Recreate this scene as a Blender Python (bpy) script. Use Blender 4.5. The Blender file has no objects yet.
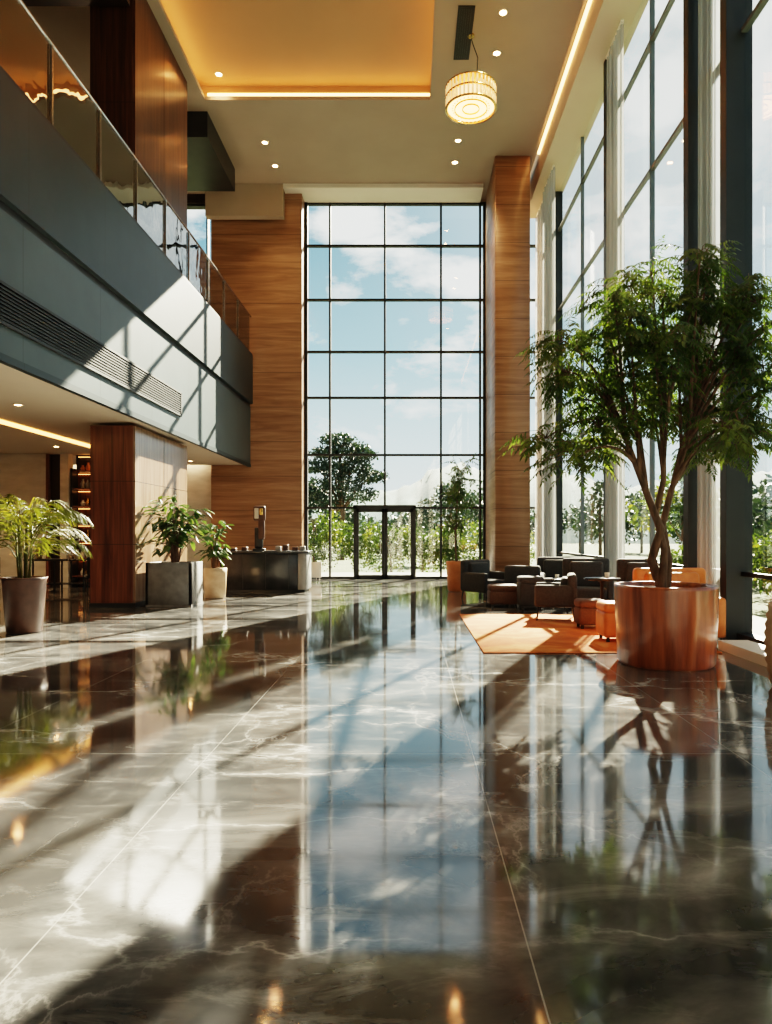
import bpy, bmesh, math, random
from mathutils import Vector, Matrix, noise
random.seed(7)
R=random.uniform
D=bpy.data
# ---------------- materials ----------------
def newmat(name):
    m=D.materials.new(name); m.use_nodes=True
    nt=m.node_tree; b=nt.nodes.get("Principled BSDF")
    return m,nt,b
def setp(b,**k):
    names={'col':'Base Color','rough':'Roughness','metal':'Metallic','ior':'IOR','coat':'Coat Weight','coatr':'Coat Roughness','spec':'Specular IOR Level','em':'Emission Color','es':'Emission Strength','trans':'Transmission Weight','alpha':'Alpha','sheen':'Sheen Weight'}
    for a,v in k.items():
        if a in('col','em'): v=(*v,1)
        b.inputs[names[a]].default_value=v
def N(nt,t,**k):
    n=nt.nodes.new(t)
    for a,v in k.items(): setattr(n,a,v)
    return n
def coords(nt,scale=(1,1,1),rot=(0,0,0),loc=(0,0,0)):
    tc=N(nt,'ShaderNodeTexCoord'); mp=N(nt,'ShaderNodeMapping')
    mp.inputs['Scale'].default_value=scale; mp.inputs['Rotation'].default_value=rot; mp.inputs['Location'].default_value=loc
    nt.links.new(tc.outputs['Object'],mp.inputs['Vector']); return mp.outputs['Vector']
def ntex(nt,vec,scale=1,detail=4,rough=.55,dist=0):
    n=N(nt,'ShaderNodeTexNoise'); n.inputs['Scale'].default_value=scale; n.inputs['Detail'].default_value=detail
    n.inputs['Roughness'].default_value=rough; n.inputs['Distortion'].default_value=dist
    nt.links.new(vec,n.inputs['Vector']); return n.outputs['Fac']
def ramp(nt,fac,stops):
    r=N(nt,'ShaderNodeValToRGB'); e=r.color_ramp.elements
    while len(e)<len(stops): e.new(.5)
    for i,(p,c) in enumerate(stops):
        e[i].position=p; e[i].color=(*c,1) if len(c)==3 else c
    nt.links.new(fac,r.inputs['Fac']); return r.outputs['Color']
def math_(nt,op,a,b=None,c=None):
    n=N(nt,'ShaderNodeMath',operation=op)
    for i,v in enumerate((a,b,c)):
        if v is None: continue
        if isinstance(v,(int,float)): n.inputs[i].default_value=v
        else: nt.links.new(v,n.inputs[i])
    return n.outputs[0]
def mixc(nt,fac,a,b,mode='MIX'):
    n=N(nt,'ShaderNodeMix',data_type='RGBA',blend_type=mode)
    if isinstance(fac,(int,float)): n.inputs[0].default_value=fac
    else: nt.links.new(fac,n.inputs[0])
    for i,v in ((6,a),(7,b)):
        if isinstance(v,tuple): n.inputs[i].default_value=(*v,1)
        else: nt.links.new(v,n.inputs[i])
    return n.outputs[2]
def bump(nt,b,h,strength=.2,dist=.02):
    n=N(nt,'ShaderNodeBump'); n.inputs['Strength'].default_value=strength; n.inputs['Distance'].default_value=dist
    nt.links.new(h,n.inputs['Height']); nt.links.new(n.outputs[0],b.inputs['Normal'])
def noisy(name,c1,c2,scale=(1,1,1),nscale=4,rough=.5,detail=5,bmp=0,**k):
    m,nt,b=newmat(name); v=coords(nt,scale); f=ntex(nt,v,nscale,detail)
    nt.links.new(ramp(nt,f,[(.3,c1),(.7,c2)]),b.inputs['Base Color']); setp(b,rough=rough,**k)
    if bmp: bump(nt,b,f,bmp)
    return m
def emis(name,c,s):
    m,nt,b=newmat(name); setp(b,col=c,em=c,es=s); return m
def glassmat(name,tint=(.95,.98,.98),refl=.03,rough=.0,wavy=0,fr=.22):
    m=D.materials.new(name); m.use_nodes=True; nt=m.node_tree; nt.nodes.clear()
    o=N(nt,'ShaderNodeOutputMaterial'); t=N(nt,'ShaderNodeBsdfTransparent'); g=N(nt,'ShaderNodeBsdfGlossy'); mx=N(nt,'ShaderNodeMixShader')
    t.inputs[0].default_value=(*tint,1); g.inputs['Roughness'].default_value=rough
    lw=N(nt,'ShaderNodeLayerWeight'); lw.inputs[0].default_value=.25
    f=math_(nt,'MULTIPLY_ADD',lw.outputs['Fresnel'],fr,refl)
    if wavy:
        v=coords(nt); nf=ntex(nt,v,1.3,2,.5,.6); bn=N(nt,'ShaderNodeBump'); bn.inputs['Strength'].default_value=wavy; bn.inputs['Distance'].default_value=.12
        nt.links.new(nf,bn.inputs['Height']); nt.links.new(bn.outputs[0],g.inputs['Normal'])
    nt.links.new(f,mx.inputs[0]); nt.links.new(t.outputs[0],mx.inputs[1]); nt.links.new(g.outputs[0],mx.inputs[2]); nt.links.new(mx.outputs[0],o.inputs[0])
    return m

# floor marble
def mk_floor():
    m,nt,b=newmat('marble_floor'); v=coords(nt)
    sep=N(nt,'ShaderNodeSeparateXYZ'); nt.links.new(v,sep.inputs[0])
    big=ntex(nt,coords(nt,(1,1.8,1),(0,0,.45)),.55,8,.6,.9)
    base=ramp(nt,big,[(.3,(.028,.029,.03)),(.47,(.062,.062,.062)),(.58,(.115,.112,.107)),(.68,(.2,.194,.183)),(.8,(.36,.345,.32))])
    def veins(scl,rotz,warp,vs,loc,w,off):
        vv=coords(nt,scl,(0,0,rotz),loc); nz=N(nt,'ShaderNodeTexNoise'); nz.inputs['Scale'].default_value=.8; nz.inputs['Detail'].default_value=9; nz.inputs['Roughness'].default_value=.6
        nt.links.new(vv,nz.inputs['Vector'])
        sc=N(nt,'ShaderNodeVectorMath',operation='SCALE'); sc.inputs['Scale'].default_value=warp; nt.links.new(nz.outputs['Color'],sc.inputs[0])
        ad=N(nt,'ShaderNodeVectorMath',operation='ADD'); nt.links.new(vv,ad.inputs[0]); nt.links.new(sc.outputs[0],ad.inputs[1])
        vo=N(nt,'ShaderNodeTexVoronoi',feature='DISTANCE_TO_EDGE'); vo.inputs['Scale'].default_value=vs; nt.links.new(ad.outputs[0],vo.inputs['Vector'])
        vein=ramp(nt,vo.outputs['Distance'],[(0,(1,1,1)),(w,(.6,.6,.6)),(w*2.4,(.25,.25,.25)),(w*12,(0,0,0))])
        msk=ramp(nt,ntex(nt,coords(nt,loc=off),.6,5),[(.45,(0,0,0)),(.62,(1,1,1))])
        return mixc(nt,1.0,vein,msk,'MULTIPLY')
    c=mixc(nt,math_(nt,'MULTIPLY',veins((1,2.2,1),.5,2.2,.42,(0,0,0),.008,(3,1,0)),.72),base,(.66,.65,.62))
    c=mixc(nt,math_(nt,'MULTIPLY',veins((1.6,1,1),.9,1.8,.6,(5,2,0),.006,(9,4,0)),.42),c,(.58,.56,.53))
    cloudy=ntex(nt,coords(nt,(1,3,1),(0,0,.5)),1.6,9,.7,.6)
    c=mixc(nt,ramp(nt,cloudy,[(.53,(0,0,0)),(.8,(.32,.32,.32))]),c,(.5,.48,.45))
    def joint(o,off,sp,w):
        a=math_(nt,'SUBTRACT',o,off); a=math_(nt,'DIVIDE',a,sp); a=math_(nt,'FRACT',a); a=math_(nt,'SUBTRACT',a,.5); a=math_(nt,'ABSOLUTE',a)
        return math_(nt,'GREATER_THAN',a,.5-w/sp/2)
    j=math_(nt,'MAXIMUM',joint(sep.outputs[0],.43,1.8,.006),joint(sep.outputs[1],1.2,3.6,.006))
    c=mixc(nt,math_(nt,'MULTIPLY',j,.45),c,(.5,.48,.44))
    nt.links.new(c,b.inputs['Base Color'])
    rr=ramp(nt,ntex(nt,v,2.2,5),[(.3,(.04,)*3),(.75,(.10,)*3)]); nt.links.new(rr,b.inputs['Roughness'])
    setp(b,ior=1.95)
    bump(nt,b,ntex(nt,v,1.1,1),.02,.02)
    return m
M={}
M['floor']=mk_floor()
M['ceil']=noisy('ceiling_plaster',(.36,.30,.24),(.40,.335,.27),nscale=.6,rough=.8)
M['recess']=noisy('recess_glow_plaster',(.42,.26,.14),(.46,.285,.155),nscale=.6,rough=.7)  # orange of the cove glow is put into the plaster colour
M['ceil2']=noisy('soffit_plaster',(.60,.51,.41),(.64,.55,.44),nscale=.6,rough=.75)
M['white']=noisy('white_plaster',(.78,.74,.68),(.82,.78,.72),nscale=1,rough=.6)
def woodpanel(name,c1,c2,c3,horiz=True,rough=.45,seam=1.15,coat=0):
    m,nt,b=newmat(name)
    s=(.35,.35,5) if horiz else (8,8,.35)
    v=coords(nt,s); f=ntex(nt,v,1.4,7,.6,.6)
    c=ramp(nt,f,[(.3,c1),(.5,c2),(.7,c3)])
    raw=coords(nt); sep=N(nt,'ShaderNodeSeparateXYZ'); nt.links.new(raw,sep.inputs[0])
    a=math_(nt,'DIVIDE',sep.outputs[2],seam); a=math_(nt,'FRACT',a); j=math_(nt,'LESS_THAN',a,.014/seam)
    c=mixc(nt,math_(nt,'MULTIPLY',j,.75),c,(.02,.012,.008)); nt.links.new(c,b.inputs['Base Color'])
    setp(b,rough=rough,coat=coat,coatr=.15); bump(nt,b,f,.1,.01); return m
M['travwood']=woodpanel('oak_wall_panel',(.19,.095,.048),(.28,.15,.08),(.37,.215,.125),True,.42,1.15,.15)
M['walnut']=woodpanel('walnut_veneer',(.045,.014,.008),(.12,.04,.02),(.21,.075,.038),False,.3,1.3,.4)
M['walnut_up']=woodpanel('dark_walnut_veneer',(.03,.012,.007),(.065,.026,.015),(.115,.05,.028),False,.4,2.6,.1)
M['walnutlit']=woodpanel('walnut_lit_side',(.15,.085,.055),(.23,.14,.09),(.33,.215,.145),False,.25,1.3,.4)  # paler walnut copy: light on the pillar's side painted into its colour
M['darkpanel']=noisy('dark_panel',(.022,.016,.013),(.045,.028,.02),(6,6,.4),2,.3)
def fascia(name,c1,c2,rough):
    m,nt,b=newmat(name); v=coords(nt); f=ntex(nt,v,.7,6,.6)
    c=ramp(nt,f,[(.3,c1),(.7,c2)]); sep=N(nt,'ShaderNodeSeparateXYZ'); nt.links.new(v,sep.inputs[0])
    a=math_(nt,'FRACT',math_(nt,'DIVIDE',sep.outputs[1],2.4)); j=math_(nt,'LESS_THAN',a,.006)
    c=mixc(nt,math_(nt,'MULTIPLY',j,.6),c,(.01,.01,.01)); nt.links.new(c,b.inputs['Base Color']); setp(b,rough=rough,metal=.0,spec=.35); return m
M['fascia']=fascia('teal_grey_cladding',(.016,.028,.033),(.028,.045,.052),.42)
M['fascia2']=fascia('grey_cladding',(.05,.07,.077),(.07,.095,.103),.4)
M['black']=noisy('black_metal',(.012,.014,.016),(.022,.024,.026),nscale=3,rough=.4)
M['frame']=noisy('charcoal_aluminium',(.013,.015,.016),(.02,.023,.025),nscale=2,rough=.5)
M['frame2']=noisy('grey_aluminium',(.12,.14,.15),(.17,.19,.2),nscale=2,rough=.4,metal=.2)
M['steel']=noisy('brushed_steel',(.5,.5,.5),(.65,.65,.65),(1,8,1),4,rough=.22,metal=1)
M['glass']=glassmat('window_glass')
M['railglass']=glassmat('rail_glass',(.60,.68,.71),.30,.01,.09,.65)
M['cove']=emis('cove_led_warm',(1,.50,.17),11)
M['cove2']=emis('cove_led_soft',(1,.42,.1),9)
M['lamp']=emis('downlight_lens',(1,.74,.44),30)
M['crystal']=emis('pendant_crystal',(1,.6,.28),1.2)
M['glow']=emis('pendant_glow',(1,.68,.36),2.4)
M['shelfglow']=emis('shelf_light',(1,.42,.12),7)
M['gold']=noisy('brass',(.6,.38,.14),(.75,.5,.2),nscale=5,rough=.25,metal=1)
M['stone']=noisy('cream_stone',(.42,.38,.32),(.6,.55,.48),(1,1,3),1.5,.4,8)
M['darkfab']=noisy('charcoal_fabric',(.028,.029,.031),(.048,.049,.052),nscale=30,rough=.75,bmp=.1,sheen=.1)
M['brownfab']=noisy('brown_fabric',(.08,.042,.028),(.12,.062,.04),nscale=30,rough=.7,bmp=.1)
M['orangefab']=noisy('orange_leather',(.55,.18,.045),(.68,.25,.07),nscale=8,rough=.42,bmp=.05)
M['planterwood']=noisy('reddish_wood_planter',(.11,.025,.011),(.44,.13,.05),(6,6,.5),1.4,.3,7,.08,coat=.5,coatr=.15)
M['soil']=noisy('soil',(.02,.012,.008),(.07,.04,.025),nscale=25,rough=.95,bmp=.6)
M['darkpot']=noisy('brown_clay_pot',(.055,.024,.016),(.095,.045,.03),nscale=6,rough=.45)
M['greypot']=noisy('concrete_pot',(.12,.115,.11),(.19,.185,.18),nscale=5,rough=.7,bmp=.1)
M['creampot']=noisy('cream_pot',(.45,.3,.18),(.58,.42,.28),nscale=5,rough=.6)
M['orangepot']=noisy('terracotta_pot',(.5,.17,.06),(.62,.24,.09),nscale=5,rough=.5)
M['bark']=noisy('bark',(.05,.03,.02),(.18,.11,.07),(9,9,2),2,.85,6,.5)
M['counter']=noisy('dark_counter_stone',(.02,.022,.024),(.045,.047,.05),nscale=3,rough=.25)
M['counter2']=noisy('grey_counter_stone',(.2,.2,.2),(.3,.29,.28),nscale=3,rough=.3)
def mk_rug():
    m,nt,b=newmat('orange_rug'); v=coords(nt); f=ntex(nt,v,1.1,5,.6,1.5); g=ntex(nt,v,60,2)
    c=ramp(nt,f,[(.3,(.36,.085,.018)),(.5,(.52,.15,.035)),(.62,(.62,.26,.08)),(.75,(.42,.11,.025))]); nt.links.new(c,b.inputs['Base Color']); setp(b,rough=.95); bump(nt,b,g,.4,.01); return m
M['rug']=mk_rug()
def leafmat(name,c1,c2,c3,tr=.45,sc=2.5):
    m,nt,b=newmat(name); v=coords(nt); f=ntex(nt,v,sc,3)
    c=ramp(nt,f,[(.3,c1),(.5,c2),(.7,c3)]); nt.links.new(c,b.inputs['Base Color']); setp(b,rough=.45)
    t=N(nt,'ShaderNodeBsdfTranslucent'); nt.links.new(mixc(nt,1.0,c,(1.6,1.6,.7),'MULTIPLY'),t.inputs[0])
    mx=N(nt,'ShaderNodeMixShader'); mx.inputs[0].default_value=tr
    o=[n for n in nt.nodes if n.type=='OUTPUT_MATERIAL'][0]
    nt.links.new(b.outputs[0],mx.inputs[1]); nt.links.new(t.outputs[0],mx.inputs[2]); nt.links.new(mx.outputs[0],o.inputs[0]); return m
M['leaf']=leafmat('tree_leaf',(.025,.052,.014),(.055,.095,.022),(.13,.165,.04),.42)
M['leafy']=leafmat('palm_leaf',(.035,.045,.012),(.08,.09,.02),(.2,.165,.04),.35)
M['leafd']=leafmat('broad_leaf',(.02,.045,.018),(.04,.08,.025),(.10,.14,.04),.3)
M['leafout']=leafmat('garden_leaf',(.02,.042,.012),(.055,.085,.02),(.24,.21,.04),.35,.7)
M['pine']=leafmat('pine_leaf',(.018,.034,.028),(.028,.05,.036),(.042,.068,.042),.1,.7)
M['grass']=noisy('grass',(.045,.065,.022),(.09,.11,.04),nscale=.6,rough=.95)
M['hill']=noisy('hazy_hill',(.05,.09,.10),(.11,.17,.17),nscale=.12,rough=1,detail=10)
M['pave']=noisy('terrace_paving',(.15,.14,.13),(.2,.19,.175),nscale=1,rough=.8)
def mk_sheer():
    m=D.materials.new('sheer_curtain_fabric'); m.use_nodes=True; nt=m.node_tree; nt.nodes.clear()
    o=N(nt,'ShaderNodeOutputMaterial'); t=N(nt,'ShaderNodeBsdfTransparent'); d=N(nt,'ShaderNodeBsdfDiffuse'); l=N(nt,'ShaderNodeBsdfTranslucent'); a=N(nt,'ShaderNodeMixShader'); c=N(nt,'ShaderNodeMixShader')
    v=coords(nt,(1,12,.3)); f=ntex(nt,v,1.5,3); col=ramp(nt,f,[(.3,(.42,.44,.44)),(.7,(.58,.59,.58))])
    nt.links.new(col,d.inputs[0]); nt.links.new(col,l.inputs[0]); a.inputs[0].default_value=.3; c.inputs[0].default_value=.6
    nt.links.new(d.outputs[0],a.inputs[1]); nt.links.new(l.outputs[0],a.inputs[2]); nt.links.new(t.outputs[0],c.inputs[1]); nt.links.new(a.outputs[0],c.inputs[2]); nt.links.new(c.outputs[0],o.inputs[0]); return m
M['sheer']=mk_sheer()
# ---------------- mesh builder ----------------
class MB:
    def __init__(s,name,loc=(0,0,0),rz=0): s.name=name; s.v=[]; s.f=[]; s.m=[]; s.s=[]; s.mats=[]; s.loc=loc; s.rz=rz
    def mi(s,mat):
        mat=M[mat] if isinstance(mat,str) else mat
        if mat not in s.mats: s.mats.append(mat)
        return s.mats.index(mat)
    def raw(s,verts,faces,mat,smooth=False):
        o=len(s.v); i=s.mi(mat); s.v+=[tuple(v) for v in verts]
        for f in faces: s.f.append([o+a for a in f]); s.m.append(i); s.s.append(smooth)
    def box(s,x0,x1,y0,y1,z0,z1,mat,bev=0,seg=2,rot=None):
        if x1<x0:x0,x1=x1,x0
        if y1<y0:y0,y1=y1,y0
        if z1<z0:z0,z1=z1,z0
        bm=bmesh.new(); bmesh.ops.create_cube(bm,size=1)
        c=Vector(((x0+x1)/2,(y0+y1)/2,(z0+z1)/2))
        for v in bm.verts: v.co=Vector((v.co.x*(x1-x0),v.co.y*(y1-y0),v.co.z*(z1-z0)))
        if bev: bmesh.ops.bevel(bm,geom=list(bm.edges),offset=min(bev,.49*min(x1-x0,y1-y0,z1-z0)),segments=seg,profile=.5,affect='EDGES')
        if rot:
            mt=Matrix.Rotation(rot[1],3,rot[0]); 
            for v in bm.verts: v.co=mt@v.co
        bm.verts.index_update()
        s.raw([v.co+c for v in bm.verts],[[v.index for v in f.verts] for f in bm.faces],mat,bool(bev)); bm.free()
    def lathe(s,prof,c,mat,seg=40,smooth=True,cap=True):
        vs=[];fs=[];n=len(prof)
        for i in range(seg):
            a=2*math.pi*i/seg
            for r,z in prof: vs.append((c[0]+r*math.cos(a),c[1]+r*math.sin(a),c[2]+z))
        for i in range(seg):
            j=(i+1)%seg
            for k in range(n-1):
                fs.append([i*n+k,j*n+k,j*n+k+1,i*n+k+1])
        s.raw(vs,fs,mat,smooth)
        if not cap: return
        for k,rev in ((0,True),(n-1,False)):
            if prof[k][0]>1e-3:
                ring=[vs[i*n+k] for i in range(seg)]
                if rev: ring=ring[::-1]
                s.raw(ring,[list(range(seg))],mat,False)
    def tube(s,pts,rad,mat,seg=8):
        pts=[Vector(p) for p in pts]; n=len(pts)
        if isinstance(rad,(int,float)): rad=[rad]*n
        vs=[];up=Vector((0.31,.17,.93)).normalized()
        for i,p in enumerate(pts):
            d=(pts[min(i+1,n-1)]-pts[max(i-1,0)])
            if d.length<1e-6: d=Vector((0,0,1))
            d.normalize(); a=d.cross(up)
            if a.length<.05: a=d.cross(Vector((1,0,0)))
            a.normalize(); b=d.cross(a)
            for k in range(seg):
                t=2*math.pi*k/seg; vs.append(p+(a*math.cos(t)+b*math.sin(t))*rad[i])
        fs=[]
        for i in range(n-1):
            for k in range(seg):
                l=(k+1)%seg; fs.append([i*seg+k,i*seg+l,(i+1)*seg+l,(i+1)*seg+k])
        fs.append(list(range(seg))[::-1]); fs.append([(n-1)*seg+k for k in range(seg)])
        s.raw(vs,fs,mat,True)
    def leaf(s,p,d,side,L,W,mat,droop=0):
        p=Vector(p); d=Vector(d).normalized(); sd=Vector(side).normalized()
        tip=p+d*L+Vector((0,0,-droop*L)); mid=p+d*L*.45
        s.raw([p,mid+sd*W/2,tip,mid-sd*W/2],[[0,1,2,3]],mat)
    def done(s):
        me=D.meshes.new(s.name); me.from_pydata(s.v,[],s.f)
        for m in s.mats: me.materials.append(m)
        me.polygons.foreach_set('material_index',s.m); me.polygons.foreach_set('use_smooth',s.s); me.update()
        o=D.objects.new(s.name,me); bpy.context.scene.collection.objects.link(o); o.location=s.loc; o.rotation_euler=(0,0,s.rz); return o
def one(name,*a,**k):
    m=MB(name); m.box(*a,**k); return m.done()
def rv(): 
    while 1:
        v=Vector((R(-1,1),R(-1,1),R(-1,1)))
        if .05<v.length<1: return v
# ---------------- shell ----------------
XL=-13; XR=4.7; YB=-6; YF=24; ZC=13
one('floor',XL,XR+.1,YB,YF+.1,-.08,0,'floor')
c=MB('ceiling'); rx0,rx1,ry0,ry1=-5.42,.53,-2,18.5
c.box(XL,rx0,YB,YF,ZC,ZC+.1,'ceil'); c.box(rx1,3.75,YB,YF,ZC,ZC+.1,'ceil'); c.box(rx0,rx1,ry1,YF,ZC,ZC+.1,'ceil'); c.box(rx0,rx1,YB,ry0,ZC,ZC+.1,'ceil')
g=.28
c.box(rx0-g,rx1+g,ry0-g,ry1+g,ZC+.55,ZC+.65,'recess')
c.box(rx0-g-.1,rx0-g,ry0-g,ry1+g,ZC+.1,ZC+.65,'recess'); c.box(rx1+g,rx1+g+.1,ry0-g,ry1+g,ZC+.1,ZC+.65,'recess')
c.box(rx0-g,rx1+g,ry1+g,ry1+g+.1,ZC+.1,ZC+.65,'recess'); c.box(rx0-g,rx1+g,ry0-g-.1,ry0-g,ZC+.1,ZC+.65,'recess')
c.box(3.6,XR+.2,YB,YF,ZC+.35,ZC+.45,'ceil')
c.done()
s=MB('cove_light_strip')
s.box(rx0-g+.002,rx0-g+.04,ry0,ry1,ZC+.14,ZC+.34,'cove'); s.box(rx1+g-.04,rx1+g-.002,ry0,ry1,ZC+.12,ZC+.2,'cove')
s.box(rx0,rx1,ry1+g-.04,ry1+g-.002,ZC+.16,ZC+.33,'cove'); s.done()
one('trim_1',3.93,XR+.15,YB,YF,12.35,13.32,'ceil2')
s=MB('cove_light_strip'); s.box(3.86,3.925,YB+.5,21.2,ZC+.03,ZC+.08,'cove'); s.done()
one('trim_2',-4.15,2.4,22.9,23.95,12.86,ZC-.002,'white')
one('trim_3',-6.7,-4.16,22.9,23.2,11.95,ZC-.002,'ceil')
w=MB('wall_back')
w.box(-6.62,-3.6,23.3,24.1,0,ZC,'travwood'); w.box(-3.6,3.0,23.97,24.1,12.87,ZC,'ceil')
w.box(XL,-6.62,23.6,24.1,0,3.9,'stone'); w.box(XL,-9.0,23.6,24.1,7.3,ZC,'darkpanel'); w.box(-9,-6.62,23.6,24.1,12.7,ZC,'darkpanel'); w.box(-9,-6.62,23.6,24.1,7.3,8.2,'darkpanel')
w.done()
one('wall_rear',XL,XR+.1,YB-.15,YB,0,ZC,'stone')
w=MB('wall_left'); w.box(XL-.15,XL,YB,YF,0,ZC,'stone'); w.done()
w=MB('wall_upper'); w.box(-9.2,-9.0,YB,23.3,7.42,ZC,'walnut_up'); 
for k in range(12): w.box(-9.0,-8.97,YB+k*2.4,YB+k*2.4+.05,7.42,12.3,'black')
w.done()
w=MB('wood_clad_column'); w.box(2.58,3.64,21.2,23.95,0,ZC-.003,'travwood',.02,1); w.box(2.56,3.66,21.18,23.9,0,.12,'frame'); w.done()
def pillar(name,z0,z1,side,front):
    p=MB(name); p.box(-6.58,-5.70,14.4,17.8,z0,z1,front)
    p.box(-5.70,-5.66,14.42,17.78,z0,z1,side)
    p.box(-6.6,-5.64,14.38,17.82,z0,z0+.1,'black')
    p.box(-5.659,-5.655,16.1,16.12,z0+.1,z1,'black')
    return p.done()
pillar('wood_clad_pillar',0,3.75,'walnutlit','walnut'); pillar('wood_clad_pillar',7.42,ZC-.003,'walnut_up','walnut_up')
FX=-5.33
mz=MB('mezzanine_balcony')
mz.box(XL+.01,FX-.06,YB+.01,23.29,3.83,7.4,'ceil2')
mz.box(FX-.06,FX+.10,YB,23.29,5.86,7.45,'fascia')
mz.box(FX-.06,FX,YB,23.29,5.74,5.86,'black')  # black strip stands in for the shadow line below the ledge
mz.box(FX-.06,FX+.02,YB,23.29,3.80,5.74,'fascia2')
mz.box(FX-.055,FX+.04,YB,23.29,3.76,3.86,'fascia')
mz.box(FX+.02,FX+.03,YB,16.1,4.27,4.74,'black')
for k in range(9): 
    z=4.29+k*.05; mz.box(FX+.03,FX+.06,YB,16.1,z,z+.02,'frame')
mz.box(FX+.02,FX+.07,16.1,16.16,4.25,4.76,'frame'); mz.box(FX+.02,FX+.07,YB,16.16,4.74,4.78,'frame'); mz.box(FX+.02,FX+.07,YB,16.16,4.23,4.27,'frame')
mz.done()
r=MB('glass_balustrade')
y=YB+.3
while y<23.0:
    y1=min(y+1.58,23.2); r.box(FX+.02,FX+.035,y+.02,y1-.0,7.451,8.72,'railglass')
    r.box(FX+.04,FX+.075,y-.012,y+.012,7.451,8.72,'steel'); y+=1.6
r.tube([(FX+.03,YB+.2,8.76),(FX+.03,23.28,8.76)],.03,'steel',10)
r.box(FX+.0,FX+.09,YB+.2,23.28,7.451,7.51,'frame'); r.done()
one('trim_4',-7.4,-5.5,19.0,22.0,12.3,ZC-.003,'black')
one('trim_5',-8.9,-5.72,YB,14.3,12.3,ZC-.003,'darkpanel')
s=MB('cove_light_strip'); s.box(-8.42,-8.24,10,23,3.79,3.828,'cove2'); s.done()
w=MB('wall_lobby_left')
w.box(XL,-10.35,20,20.2,0,3.82,'stone'); w.box(-9.95,-9.72,19.9,20.2,0,3.82,'stone'); w.box(-10.35,-9.95,20.15,20.2,0,3.82,'darkpanel')
w.box(-10.38,-10.3,19.95,20.05,0,3.82,'walnut')
w.box(-9.7,-7.2,20.35,20.5,0,3.82,'darkpanel'); w.done()
sh=MB('display_shelf'); sh.box(-9.68,-8.5,20.3,20.34,0,3.4,'walnut'); 
for x in (-9.68,-9.1,-8.54): sh.box(x,x+.05,19.95,20.3,0,3.4,'black')
for k in range(7):
    z=.3+k*.5; sh.box(-9.63,-8.54,19.97,20.3,z,z+.04,'walnut'); sh.box(-9.6,-8.6,20.26,20.28,z+.45,z+.46,'shelfglow')
    for x in (-9.4,-9.25,-8.9,-8.7): 
        h=R(.15,.32); sh.lathe([(.05,0),(.07,h*.5),(.03,h*.8),(.035,h)],(x,20.12,z+.04),random.choice(['gold','stone','orangepot','counter2']),12)
sh.done()
# ---------------- windows ----------------
HZ=[2.43,4.24,6.2,7.77,9.55,11.4]
w=MB('window_1')
w.box(-3.58,4.6,24.0,24.015,.03,12.87,'glass')
for x in (-2.74,-.86,1.06,2.4): w.box(x-.035,x+.035,23.92,24.06,0,12.87,'frame')
w.box(-3.6,-3.5,23.9,24.08,0,12.87,'frame'); w.box(2.50,2.58,23.9,24.08,0,12.87,'frame')
for z in HZ: w.box(-3.55,4.6,23.93,24.06,z-.035,z+.035,'frame')
w.box(-3.55,4.6,23.93,24.06,0,.08,'frame'); w.box(-3.55,4.6,23.93,24.06,12.8,12.87,'frame')
w.done()
d=MB('door_1')
dx0,dx1=-1.92,.2
d.box(dx0,dx0+.09,23.8,23.92,0,2.5,'black'); d.box(dx1-.09,dx1,23.8,23.92,0,2.5,'black'); d.box(dx0,dx1,23.8,23.92,2.4,2.52,'black')
mid=(dx0+dx1)/2
for a,b_ in ((dx0+.09,mid-.01),(mid+.01,dx1-.09)):
    d.box(a,a+.09,23.82,23.9,0.02,2.4,'black'); d.box(b_-.09,b_,23.82,23.9,0.02,2.4,'black'); d.box(a,b_,23.82,23.9,.02,.14,'black'); d.box(a,b_,23.82,23.9,2.28,2.4,'black'); d.box(a+.08,b_-.08,23.855,23.865,.14,2.28,'glass')
for sx in (-.14,.14): d.tube([(mid+sx,23.76,.8),(mid+sx,23.76,1.5)],.015,'steel',8); d.box(mid+sx-.01,mid+sx+.01,23.76,23.83,.85,.87,'steel'); d.box(mid+sx-.01,mid+sx+.01,23.76,23.83,1.43,1.45,'steel')
d.done()
w=MB('window_2')
w.box(XR,XR+.012,YB,YF,.1,12.4,'glass')
fins=[22.2,16.0,11.3,9.95,6.2,2.4,-1.4,-5]
for y in fins: w.box(4.45,XR+.12,y-.1,y+.1,0,12.36,'frame')
w.box(4.5,XR+.1,23.85,24.05,0,12.36,'frame')
for y in (19.1,13.6,8.1,4.3,.5,-3.2): w.box(XR-.04,XR+.05,y-.025,y+.025,0,12.36,'frame2')
for z in (.95,4.24,8.6,11.1): w.box(XR-.04,XR+.05,YB,YF,z-.03,z+.03,'frame2' if z>1 else 'frame')
w.box(XR-.1,XR+.1,YB,YF,0,.12,'frame'); w.done()
one('trim_6',4.05,4.44,YB,9.2,.0,.12,'white')
w=MB('window_3'); w.box(-9,-6.62,23.8,23.81,8.2,12.7,'glass')
for x in (-9,-8,-6.9): w.box(x,x+.06,23.7,23.9,8.2,12.7,'frame')
for z in (8.2,10,12.64): w.box(-9,-6.62,23.7,23.9,z,z+.06,'frame')
w.done()
def curtain(y0,y1,x,z0,z1,amp=.06,wl=.16):
    c=MB('sheer_curtain'); n=int((y1-y0)/.02); vs=[]
    for i in range(n+1):
        yy=y0+(y1-y0)*i/n; ph=2*math.pi*i*.02/wl
        for zi in range(5):
            z=z0+(z1-z0)*zi/4; vs.append((x+amp*math.sin(ph+.3*zi)*(1-.1*zi)+.02*math.sin(ph*.37),yy,z))
    c.raw(vs,[[i*5+k,(i+1)*5+k,(i+1)*5+k+1,i*5+k+1] for i in range(n) for k in range(4)],'sheer',True)
    c.box(x-.03,x+.03,y0,y1,z1,z1+.05,'white'); c.done()
curtain(20.3,21.9,4.18,.02,12.2)
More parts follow.
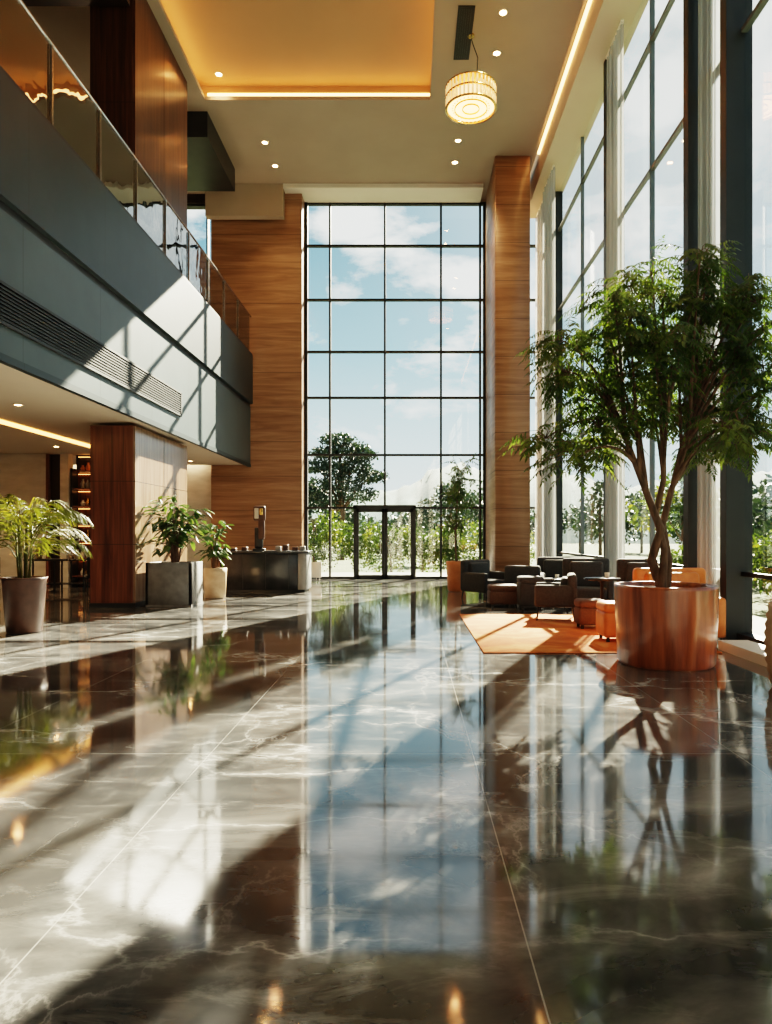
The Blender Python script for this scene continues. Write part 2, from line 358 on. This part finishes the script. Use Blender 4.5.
curtain(22.35,23.6,4.28,.02,12.2)
curtain(14.6,15.75,4.43,.15,12.2)
curtain(10.15,11.1,4.57,.15,12.2,.04)
# ---------------- ceiling fixtures ----------------
def downlight(x,y,z,power=60,vis=True,size=.075):
    d=MB('ceiling_downlight',(x,y,z))
    d.lathe([(size+.03,0),(size+.03,-.012),(size,-.012),(size,-.004)],(0,0,0),'white',24)
    d.lathe([(.0001,-.006),(size,-.006)],(0,0,0),'lamp',24,False)
    o=d.done()
    if power:
        l=D.lights.new('downlight_beam','SPOT'); l.energy=power; l.color=(1,.68,.36); l.spot_size=1.6; l.spot_blend=.9; l.shadow_soft_size=.08
        lo=D.objects.new('downlight_beam',l); bpy.context.scene.collection.objects.link(lo); lo.parent=o; lo.location=(0,0,-.05)
for x,y in ((-4.25,20.5),(-4.2,21.8),(1.4,20.4),(1.39,21.6),(2.05,15.4),(2.07,16.7),(2.1,9),(2.1,4)): downlight(x,y,ZC-.001,500)
for x,y in ((-5.0,18.3),(-5,12)): downlight(x,y,ZC+.549,150)
for x,y in ((-6.9,19.5),(-7,12.5),(-9.3,18.4),(-6.9,22),(-9.5,15),(-11.5,18.6)): downlight(x,y,3.829,300,size=.06)  # lower lobby lamps added as warm interior fill
v=MB('ceiling_air_vent'); v.box(1.05,1.42,15.2,16.9,ZC-.03,ZC-.001,'frame')
for k in range(6): v.box(1.09+k*.05,1.11+k*.05,15.25,16.85,ZC-.045,ZC-.03,'black')
v.done()
p=MB('pendant_chandelier',(1.4,16.1,0)); zb=11.28
for rr,nn in ((.56,36),(.42,28)):
    for i in range(nn):
        a=2*math.pi*i/nn; x,y=rr*math.cos(a),rr*math.sin(a)
        p.tube([(x,y,zb+.03),(x,y,zb+.25)],[.022,.022],'crystal',5)
        p.tube([(x,y,zb+.27),(x,y,zb+.48)],[.022,.022],'crystal',5)
for z in (zb,zb+.25,zb+.48): p.lathe([(.54,z),(.59,z),(.59,z+.025),(.54,z+.025),(.54,z)],(0,0,0),'gold',48,cap=False)
p.lathe([(.0001,zb+.04),(.53,zb+.04)],(0,0,0),'glow',32)
for rr in (.18,.36): p.lathe([(rr,zb),(rr+.02,zb),(rr+.02,zb+.03),(rr,zb+.03),(rr,zb)],(0,0,0),'gold',40,cap=False)
p.lathe([(.3,zb+.05),(.3,zb+.46)],(0,0,0),'glow',32,cap=False)
p.lathe([(.52,zb+.49),(.52,zb+.51),(.0001,zb+.52)],(0,0,0),'gold',32)
p.tube([(0,0,zb+.5),(.14,0,zb+.8),(.16,0,zb+1.2),(.05,0,zb+1.5),(0,0,ZC-.04)],.012,'black',6)
p.lathe([(.08,ZC-.04),(.08,ZC-.001)],(0,0,0),'gold',24)
p.done()
# ---------------- plants ----------------
def bezier(a,b,c_,n=8):
    a,b,c_=Vector(a),Vector(b),Vector(c_); return [a*(1-t)**2+b*2*t*(1-t)+c_*t*t for t in [i/n for i in range(n+1)]]
def sprig(mb,p,d,L,mat,n=7,ll=.085,lw=.026):
    d=Vector(d).normalized(); pts=[]; q=Vector(p); dd=d.copy()
    for i in range(n+1):
        pts.append(q.copy()); q=q+dd*L/n; dd=(dd+Vector((0,0,-.13))).normalized()
    side=dd.cross(Vector((0,0,1)))
    if side.length<.1: side=Vector((1,0,0))
    side.normalize()
    for i in range(1,n+1):
        t=i/n; k=math.sin(math.pi*(.2+.7*t))
        for sg in (-1,1):
            dr=(side*sg+dd*.6+Vector((R(-.2,.2),R(-.2,.2),R(-.55,.0)))).normalized()
            mb.leaf(pts[i],dr,dd+Vector((0,0,R(-.3,.3))),ll*k*R(.8,1.2),lw,mat,.15)
    mb.leaf(pts[-1],dd,side,ll,lw,mat)
    mb.tube([pts[0],pts[n//2],pts[-1]],[.004,.003,.002],'bark',3)
TX,TY=3.0,8.22
t=MB('potted_tree',(TX,TY,0))
t.lathe([(.52,0),(.545,.03),(.57,.5),(.58,.88),(.58,.92),(.53,.92),(.52,.84)],(0,0,0),'planterwood',56)
t.lathe([(.0001,.85),(.3,.87),(.525,.84)],(0,0,0),'soil',40)
def P(px,py,dy=0):
    s_=700/TY; return Vector(((px-410)/s_-TX,dy,1.5+(535-py)/s_))
fork=[]
stems=[([P(662,590),P(652,560,.02),P(660,530,-.04),P(648,495,.02),P(632,455),P(622,420,.1)],.06),
       ([P(668,590,.05),P(670,560,.05),P(664,525,.05),P(672,490,.02),P(686,450,.05),P(698,410,.1)],.052),
       ([P(660,590,-.06),P(663,550,-.05),P(657,515,.04),P(662,480,-.05),P(660,430,-.1),P(664,380,-.05)],.048)]
for pts,r0 in stems:
    sm=[]
    for i in range(len(pts)-1):
        for k in range(4): 
            tt=k/4; sm.append(pts[i].lerp(pts[i+1],tt*tt*(3-2*tt)*.5+tt*.5))
    sm.append(pts[-1]); t.tube(sm,[r0*(1-.55*i/len(sm)) for i in range(len(sm))],'bark',10); fork.append(sm)
cl=[(600,318),(640,275),(690,268),(738,292),(568,352),(546,438),(590,398),(640,345),(692,335),(735,345),(762,395),(600,440),(695,400),(748,440),(568,462),(600,350),(660,300),(722,400),(556,378),(664,262),(628,310),(712,300),(764,330),(620,380),(680,370),(596,430),(730,445),
 (655,350),(670,330),(715,430),(685,310),(755,300),(765,365),(745,370),(710,360),(578,325),(760,280),(715,270),(585,375),(660,400),(625,420),(700,440),(640,380),(612,340)]
for i,(px,py) in enumerate(cl):
    dy=R(-.75,.75)*(1 if 560<px<740 else .5); cpt=P(px,py,dy)
    if cpt.x>1.25: cpt.x=1.25
    st=fork[0] if px<640 else (fork[1] if px>685 else fork[2])
    base=st[random.randint(int(len(st)*.6),len(st)-1)]
    midp=base.lerp(cpt,.45)+Vector((0,0,.22+.1*(cpt.z-base.z>0)))
    br=bezier(base,midp,cpt,9); t.tube(br,[.022*(1-.8*k/9)+.004 for k in range(10)],'bark',6)
    rad=R(.28,.42)
    for k in range(36):
        if k<6:
            a=br[random.randint(5,9)]
        else: a=cpt
        v=rv().normalized(); v.z=v.z*.6
        q=a+Vector((v.x*rad*R(.1,1.),v.y*rad*R(.1,.8),v.z*rad*.7))
        if k%3==0: t.tube([a,a.lerp(q,.5)+Vector((0,0,.05)),q],[.007,.005,.003],'bark',3)
        dd=Vector((v.x+R(-.3,.3),v.y+R(-.3,.3),R(-.3,.3)))
        if q.x>1.3 and dd.x>0: dd.x*=-1
        sprig(t,q,dd,R(.22,.38),'leaf',7,.105,.034)
t.done()
def palm(name,loc,pot,potprof,n,L,mat,h0,seedk):
    t=MB(name,loc); t.lathe(potprof,(0,0,0),pot,40)
    rt=potprof[-1][0]; t.lathe([(.0001,h0-.04),(rt+.005,h0-.05)],(0,0,0),'soil',24)
    for q in range(7):
        a=q*.93; t.tube([(math.cos(a)*.07,math.sin(a)*.07,h0-.05),(math.cos(a)*.1,math.sin(a)*.1,h0+.35),(math.cos(a)*.12,math.sin(a)*.12,h0+.8)],[.02,.016,.012],'leafy',7)
    for i in range(n):
        a=2*math.pi*i/n*2.4+R(-.2,.2); el=R(.75,1.45); ln=L*R(.65,1.1)
        d=Vector((math.cos(a)*math.cos(el),math.sin(a)*math.cos(el),math.sin(el)))
        q=Vector((math.cos(a)*.1,math.sin(a)*.1,h0+R(.15,.8))); pts=[q.copy()]; ns=14
        for k in range(ns):
            q=q+d*ln/ns; d=(d+Vector((math.cos(a)*.02,math.sin(a)*.02,-.02-.02*k))).normalized(); pts.append(q.copy())
        t.tube(pts,[.008*(1-.8*k/ns) for k in range(ns+1)],mat,4)
        side=Vector((-math.sin(a),math.cos(a),0))
        for k in range(3,ns+1):
            pp=pts[k]; dk=(pts[k]-pts[k-1]).normalized()
            for sg in (-1,1): t.leaf(pp,side*sg*.5+dk*.9+Vector((0,0,R(-.8,-.2))),side*.6+dk*.5+Vector((0,0,.3)),ln*.34*math.sin(math.pi*(.25+.6*k/ns)),.026,mat,.3)
    return t.done()
palm('potted_palm',(-5.95,10.8,0),'darkpot',[(.22,0),(.25,.02),(.31,.8),(.33,.85),(.29,.85),(.28,.78)],38,1.05,'leafy',.85,1)
def broad(name,loc,n,H,spread,h0,build,mat='leafd',L=.3):
    t=MB(name,loc); build(t)
    for i in range(n):
        a=R(0,6.28); rr=R(.1,1)*spread; top=Vector((math.cos(a)*rr,math.sin(a)*rr,h0+R(.25,1)*H*(1-.3*rr/spread)))
        b0=Vector((math.cos(a)*.06,math.sin(a)*.06,h0-.06)); br=bezier(b0,(top.x*.3,top.y*.3,top.z*.9+.1*h0),top,6); t.tube(br,[.009-.001*k for k in range(7)],'bark',4)
        for k in range(5):
            p0=br[6-k//2]; d=Vector((math.cos(a)+R(-1,1),math.sin(a)+R(-1,1),R(-.5,.6))).normalized(); sd=d.cross(Vector((R(-.3,.3),R(-.3,.3),1))).normalized()
            ll=L*R(.6,1.1); w=ll*.36; m1=p0+d*ll*.35; m2=p0+d*ll*.7+Vector((0,0,-.04)); tip=p0+d*ll+Vector((0,0,-.1*ll/L))
            t.raw([p0,m1+sd*w*.5,m2+sd*w*.42,tip,m2-sd*w*.42,m1-sd*w*.5,m1+Vector((0,0,-.02)),m2+Vector((0,0,-.02))],[[0,1,6],[1,2,7,6],[2,3,7],[0,6,5],[6,7,4,5],[7,3,4]],mat,True)
    return t.done()
def sqpot(t):
    t.box(-.48,.48,-.42,.42,0,.04,'greypot'); 
    for b_ in ((-.48,-.42,-.42,.42),(.42,.48,-.42,.42),(-.48,.48,-.42,-.36),(-.48,.48,.36,.42)): t.box(*b_,.03,.92,'greypot',.008,1)
    t.box(-.42,.42,-.36,.36,.03,.86,'soil')
broad('potted_shrub',(-5.05,15.05,0),64,1.6,.62,.9,sqpot)
def crpot(t): t.lathe([(.2,0),(.24,.03),(.27,.6),(.27,.72),(.23,.72),(.22,.66)],(0,0,0),'creampot',36); t.lathe([(.0001,.67),(.225,.66)],(0,0,0),'soil',20)
broad('potted_shrub',(-4.62,16.6,0),30,1.45,.4,.7,crpot,'leafd',.26)
def orpot(t): t.lathe([(.2,0),(.24,.03),(.28,.7),(.29,.8),(.25,.8),(.24,.72)],(0,0,0),'orangepot',36); t.lathe([(.0001,.73),(.245,.72)],(0,0,0),'soil',20)
t=MB('potted_sapling',(1.25,18.7,0)); orpot(t)
tr=bezier((0,0,.7),(-.1,.05,1.8),(.12,0,3.1),10); t.tube(tr,[.03-.002*k for k in range(11)],'bark',6)
for i in range(26):
    b0=tr[random.randint(4,10)]; a=R(0,6.28); e=b0+Vector((math.cos(a)*R(.15,.4),math.sin(a)*R(.15,.4),R(.05,.5))); t.tube([b0,b0.lerp(e,.5)+Vector((0,0,.05)),e],[.01,.007,.004],'bark',4)
    for k in range(5): sprig(t,b0.lerp(e,R(.4,1)),rv(),.26,'leaf',5,.12,.05)
t.done()
w=MB('wicker_planter',(3.86,6.85,0))
prof=[]
for k in range(19): z=.03+k*.045; prof.append((.30+.05*math.sin(k/18*3.0)+(.008 if k%2 else -.008),z))
w.lathe([(.28,0)]+prof+[(.27,.84),(.26,.78)],(0,0,0),'creampot',40); w.lathe([(.0001,.79),(.265,.78)],(0,0,0),'soil',20)
for i in range(14): sprig(w,(R(-.1,.1),R(-.1,.1),.8),(R(-.1,.6),R(-.6,.3),R(.2,.6)),.3,'leaf',6,.1,.04)
w.done()
# ---------------- reception desk ----------------
d=MB('reception_desk'); d.box(-5.0,-2.95,18.4,19.3,.06,1.02,'counter',.01,1); d.box(-2.95,-2.72,18.4,19.3,.06,1.02,'counter2',.01,1)
d.box(-4.95,-2.78,18.45,19.25,0,.06,'black'); d.box(-5.05,-2.68,18.34,19.36,1.02,1.08,'counter',.01,1)
for x in (-4.4,-3.8,-3.2): d.box(x,x+.01,18.39,18.41,.08,1.0,'black')
d.done()
l=MB('bronze_sculpture',(-4.05,18.8,1.08)); l.box(-.16,.16,-.1,.1,0,.06,'black',.01,1); l.box(-.12,.1,-.05,.05,.06,.62,'black',.03,2); l.box(-.02,.15,-.06,.04,.3,.85,'darkpot',.03,2)
l.box(-.15,.17,-.08,.08,.8,1.2,'darkpot',.05,3); l.box(-.11,.0,-.1,-.07,.86,1.14,'stone',.01,2); l.box(.03,.12,-.1,-.07,.95,1.14,'gold',.01,2); l.done()
b=MB('desk_accessories',(0,18.8,1.08))
for x,h in ((-4.8,.07),(-4.5,.1),(-3.6,.12),(-3.4,.16),(-3.15,.1),(-2.95,.12)): b.box(x,x+.14,-.1,.08,0,h,random.choice(['darkpot','gold','counter2']),.015,2)
b.done()
b=MB('easel_sign',(-3.1,22.9,0)); b.box(-.2,.2,-.015,.015,.1,.62,'white',.004,1,('X',-.3)); b.tube([(-.15,-.04,.02),(-.1,.08,.6)],.012,'white',6); b.tube([(.15,-.04,.02),(.1,.08,.6)],.012,'white',6); b.tube([(0,.3,.02),(0,.09,.58)],.012,'white',6); b.done()
c=MB('console_table',(-9.3,18.5,0)); c.box(-.8,.8,-.22,.22,.82,.87,'black',.008,1); c.box(-.76,.76,-.2,.2,.2,.23,'black')
for x in (-.77,.0,.77):
    for yy in (-.2,.2): c.box(x-.018,x+.018,yy-.018,yy+.018,0,.82,'black')
for x,h in ((-.5,.3),(.3,.42),(.5,.25)): c.lathe([(.06,.87),(.1,.87+h*.4),(.035,.87+h*.85),(.05,.87+h)],(x,0,0),'gold' if x<0 else 'stone',16)
c.done()
def chair_side(name,loc,rz):
    c=MB(name,loc,rz); c.box(-.24,.24,-.24,.24,.42,.5,'darkfab',.03,2); c.box(-.23,.23,.2,.26,.5,.95,'darkfab',.03,2)
    for x in (-.2,.2):
        for yy in (-.2,.2): c.tube([(x,yy,.43),(x*1.1,yy*1.1,0)],[.018,.012],'black',6)
    c.done()
chair_side('side_chair',(-10.6,17.6,0),.4); chair_side('side_chair',(-8.0,17.8,0),-2.6)
# ---------------- lounge ----------------
rg=MB('area_rug'); rg.box(.93,3.95,8.85,13.15,0.001,.016,'rug',.004,1); rg.done()
def armchair(loc,rz,w,dp,h,fab,legs=.16,name='armchair'):
    a=MB(name,loc,rz); hw=w/2;hd=dp/2; at=.13; sh_=.42
    a.box(-hw+.02,hw-.02,-hd+.02,hd-.02,legs,legs+.14,fab,.03,2)
    a.box(-hw+at,hw-at,-hd,hd-.14,legs+.12,sh_+.03,fab,.05,3)
    for sx in (-1,1):
        x=sx*(hw-at/2); a.box(x-at/2,x+at/2,-hd,hd-.03,legs,.62,fab,.045,3)
    a.box(-hw,hw,hd-.16,hd,legs,h,fab,.06,3)
    a.box(-hw+at+.01,hw-at-.01,hd-.28,hd-.12,sh_,h-.06,fab,.06,3,('X',-.1))
    for sx in (-1,1):
        for sy in (-1,1): a.tube([(sx*(hw-.07),sy*(hd-.07),legs+.03),(sx*(hw-.04),sy*(hd-.04),0)],[.022,.013],'black',8)
    return a.done()
armchair((1.8,16.7,0),-.9+math.pi*.5,.9,.85,.9,'darkfab')
armchair((2.58,12.4,.017),-math.pi*.5-.2,.78,.72,.8,'darkfab',.24)
armchair((3.65,16.6,0),-.1,1.2,.85,.97,'darkfab',.1,'sofa')
armchair((3.6,14.2,0),-.15,.95,.8,1.02,'darkfab',.1)
armchair((4.04,12.25,.017),-.1,.72,.75,1.06,'darkfab',.1)
armchair((2.6,15.9,0),math.pi*.9,.8,.75,.82,'darkfab',.12)
armchair((3.82,10.0,0.017),.0,1.06,.8,1.0,'orangefab',.06)
def ottoman(loc,w,d_,h,fab,name='ottoman'):
    a=MB(name,loc); a.box(-w/2,w/2,-d_/2,d_/2,.06,h-.12,fab,.05,3); a.box(-w/2,w/2,-d_/2,d_/2,h-.14,h,fab,.06,3)
    for sx in (-1,1):
        for sy in (-1,1): a.lathe([(.025,0),(.025,.08)],(sx*(w/2-.07),sy*(d_/2-.07),0),'black',10)
    a.done()
ottoman((1.95,14.7,0),.62,.55,.46,'brownfab'); ottoman((2.45,14.25,0),.5,.5,.66,'darkfab'); ottoman((2.93,9.9,.017),.5,.5,.54,'orangefab'); ottoman((2.88,11.2,.017),.45,.42,.46,'brownfab')
def table(loc,r,h):
    a=MB('pedestal_table',loc); a.lathe([(.0001,h-.035),(r-.02,h-.035),(r,h-.02),(r,h),(.0001,h)],(0,0,0),'counter',48); a.lathe([(.25,0),(.25,.015),(.05,.04),(.03,.1),(.03,h-.08),(.1,h-.035)],(0,0,0),'black',28)
    a.lathe([(.035,h),(.045,h+.09),(.04,h+.09),(.03,h+.01)],(.1,.05,0),'white',16); a.done()
table((3.32,12.1,.017),.31,.74)
table((3.1,15.2,0),.35,.55)
# ---------------- exterior ----------------
one('ground',-400,400,-100,500,-.35,-.3,'grass')
one('terrace',-14,12,24.2,29,-.299,-.05,'pave')
one('garden_terrace',4.9,6.6,-8,24.1,-.299,-.05,'pave')
h=MB('distant_hills'); vs=[];na=420
for i in range(na+1):
    az=math.radians(-70+200*i/na)
    for k in range(8):
        rr=150+k*16; e=[0,.35,.55,.72,.86,.96,1,.6][k]
        H=(11+9*noise.noise(Vector((az*3,1.3,0)))+6*noise.noise(Vector((az*9,5,0)))+2.8*noise.noise(Vector((az*70,k*1.7,2)))+14*max(0,math.sin(az*1.2)))*e
        vs.append((rr*math.sin(az),rr*math.cos(az),max(H*1.25,0)-.3))
h.raw(vs,[[i*8+k,(i+1)*8+k,(i+1)*8+k+1,i*8+k+1] for i in range(na) for k in range(7)],'hill',True); h.done()
def blob(mb,c_,r_,n,sz,mat):
    for _ in range(n):
        v=rv().normalized()*R(.55,1.05); p_=Vector(c_)+Vector((v.x*r_[0],v.y*r_[1],v.z*r_[2])); d_=rv().normalized(); mb.leaf(p_,d_,d_.cross(rv()),sz*R(.7,1.3),sz*.6,mat)
def gtree(name,loc,h,crowns,mat,n,sz,tr=.2):
    t=MB(name,loc); t.tube([(0,0,-.3),(.1,0,h*.4),(-.1,.1,h*.9)],[tr,tr*.7,tr*.3],'bark',8)
    for cc,rr in crowns:
        t.tube([(0,0,h*.4),(cc[0]*.5,cc[1]*.5,cc[2]*.85),cc],[tr*.4,tr*.25,.04],'bark',5); blob(t,cc,rr,n,sz,mat)
    t.done()
gtree('pine_tree',(-4.9,50,0),8,[((-1.9,0,6.4),(1.3,1,.5)),((1.3,0,7.2),(1.3,1,.5)),((-.3,0,8.3),(1.3,1,.45)),((2.2,.5,5.7),(1.2,1,.45)),((-1.6,.5,5.0),(1.4,1,.6)),((1.1,-.3,4.4),(1.7,1.2,.6)),((-.4,0,6.2),(1.3,1,.6)),((.4,.2,7.7),(1.7,1,.45)),((0,0,5.2),(1.6,1,.6)),((-1.1,0,7.3),(1.2,1,.45)),((-1.5,0,3.9),(1.5,1,.55)),((.9,0,6.4),(1.3,1,.5)),((-2.4,0,4.4),(1.3,1,.5))],'pine',700,.24,.25)
gtree('garden_tree',(2.6,44,0),4,[((-1,0,3.2),(1.2,1,.7)),((.8,0,3.6),(1.3,1,.7)),((0,0,4.2),(1.1,1,.6)),((-2,0,2.6),(1,1,.6)),((2,0,2.9),(1,1,.7))],'pine',500,.22,.12)
gtree('garden_tree',(-10,56,0),5,[((-1,0,4),(2,1.5,1.3)),((1.5,0,4.4),(2.2,1.5,1.3)),((0,0,5.6),(1.6,1.3,1))],'pine',450,.35)
for gx,gy in ((10.5,27),(11.5,19),(10.8,14),(13,23)):
    gtree('garden_tree',(gx,gy,0),3.2,[((-1,0,2.4),(1.3,1.2,.9)),((.8,0,2.6),(1.3,1.2,.9)),((0,0,3.2),(1,1,.7))],'pine' if gx>11 else 'leafout',420,.22,.12)
tb=MB('tree_line')
for k in range(64):
    azk=math.radians(-22+k*1.55); rr=R(56,78); H=R(2.8,5.6)
    cx,cy=rr*math.sin(azk),rr*math.cos(azk); tb.tube([(cx,cy,-.3),(cx,cy,H*.8)],[.15,.08],'bark',5)
    for q in range(3): blob(tb,(cx+R(-1.2,1.2),cy,H*R(.4,.9)),(1.6,1.2,1.2),190,.42,'pine')
tb.done()
for i,(x,y,rx,rz) in enumerate([(-4.4,32,1.4,2.2),(-2.6,33.5,1.2,1.8),(-.9,33,1.2,1.7),(.6,33.5,1.2,1.55),(2,32.5,1.2,1.8),(3.6,34,1.5,1.9),(-6.2,34,1.5,2.3),(5.5,36,1.8,1.9),(9.0,21,1.3,1.3),(9.2,17,1.5,1.4),(8.8,13.5,1.2,1.3),(8.2,11,1.0,1.3),(8.2,8.5,1.2,1.4),(12,24,1.6,1.5)]):
    b=MB('garden_shrub',(x,y,-.3)); b.tube([(0,0,0),(0,0,rz)],[.06,.03],'bark',5)
    for k in range(7): blob(b,(R(-.6,.6)*rx,R(-.5,.5),rz*R(.35,1.05)),(rx*.55,.7,rz*.45),420,.13,'leafout')
    b.done()
# ---------------- light ----------------
sun=D.lights.new('sun','SUN'); sun.energy=62; sun.angle=.008; sun.color=(1,.85,.64)
so=D.objects.new('sun',sun); bpy.context.scene.collection.objects.link(so)
az=math.radians(22.2); el=math.radians(32); dv=Vector((-math.sin(az)*math.cos(el),-math.cos(az)*math.cos(el),-math.sin(el)))
so.rotation_euler=dv.to_track_quat('-Z','Y').to_euler(); so.location=(20,60,40)
wd=D.worlds.new('sky'); bpy.context.scene.world=wd; wd.use_nodes=True; nt=wd.node_tree; nt.nodes.clear()
o=N(nt,'ShaderNodeOutputWorld'); bg=N(nt,'ShaderNodeBackground'); tc=N(nt,'ShaderNodeTexCoord'); sep=N(nt,'ShaderNodeSeparateXYZ')
gen=tc.outputs['Generated']
nt.links.new(gen,sep.inputs[0])
sky=ramp(nt,sep.outputs[2],[(0,(.98,.98,.93)),(.12,(.70,.84,.86)),(.25,(.34,.57,.66)),(.40,(.14,.33,.44)),(1,(.06,.18,.28))])
mp=N(nt,'ShaderNodeMapping'); mp.inputs['Scale'].default_value=(1,1,2.0); mp.inputs['Location'].default_value=(.35,.1,.25); nt.links.new(gen,mp.inputs[0])
f=ntex(nt,mp.outputs[0],6.5,10,.6,.2)
def cloud(px,py,r,st,sx=1,sz=1.9):
    v=Vector(((px-410)/700,1,(535-py)/700)).normalized()
    a=N(nt,'ShaderNodeVectorMath',operation='SUBTRACT'); nt.links.new(gen,a.inputs[0]); a.inputs[1].default_value=v
    b=N(nt,'ShaderNodeVectorMath',operation='MULTIPLY'); nt.links.new(a.outputs[0],b.inputs[0]); b.inputs[1].default_value=(sx,1,sz)
    l=N(nt,'ShaderNodeVectorMath',operation='LENGTH'); nt.links.new(b.outputs[0],l.inputs[0])
    m=N(nt,'ShaderNodeMapRange'); m.interpolation_type='SMOOTHSTEP'; nt.links.new(l.outputs['Value'],m.inputs[0]); m.inputs[1].default_value=0; m.inputs[2].default_value=r; m.inputs[3].default_value=st; m.inputs[4].default_value=0
    return m.outputs[0]
acc=f
for a in ((448,275,.14,.26,1.0,2.8),(350,222,.10,.18,1,1.8),(410,215,.06,.08,1,1.6),(345,295,.07,.12,1,2.4),(650,120,.35,.12,1,1.3),(480,390,.16,.06,1,3)):
    acc=math_(nt,'ADD',acc,cloud(*a))
cf=ramp(nt,acc,[(.54,(0,0,0)),(.68,(1,1,1))])
col=mixc(nt,cf,sky,(1.15,1.13,1.08))
dt=N(nt,'ShaderNodeVectorMath',operation='DOT_PRODUCT'); nt.links.new(gen,dt.inputs[0]); dt.inputs[1].default_value=-dv
gl=math_(nt,'POWER',math_(nt,'MAXIMUM',dt.outputs['Value'],0.0),20); 
col=mixc(nt,math_(nt,'MULTIPLY',gl,.6),col,(1.3,1.3,1.25))
nt.links.new(col,bg.inputs[0]); bg.inputs[1].default_value=1.75; nt.links.new(bg.outputs[0],o.inputs[0])
# ---------------- camera ----------------
cd=D.cameras.new('camera'); cd.sensor_width=36; cd.lens=700/1024*36; cd.shift_x=-24/1024; cd.shift_y=23/1024; cd.clip_end=2000; cd.clip_start=.05
co=D.objects.new('camera',cd); bpy.context.scene.collection.objects.link(co); co.location=(0,0,1.5); co.rotation_euler=(math.pi/2,0,0); bpy.context.scene.camera=co
vs_=bpy.context.scene.view_settings
vs_.view_transform='Filmic'; vs_.look='High Contrast'; vs_.exposure=-0.2
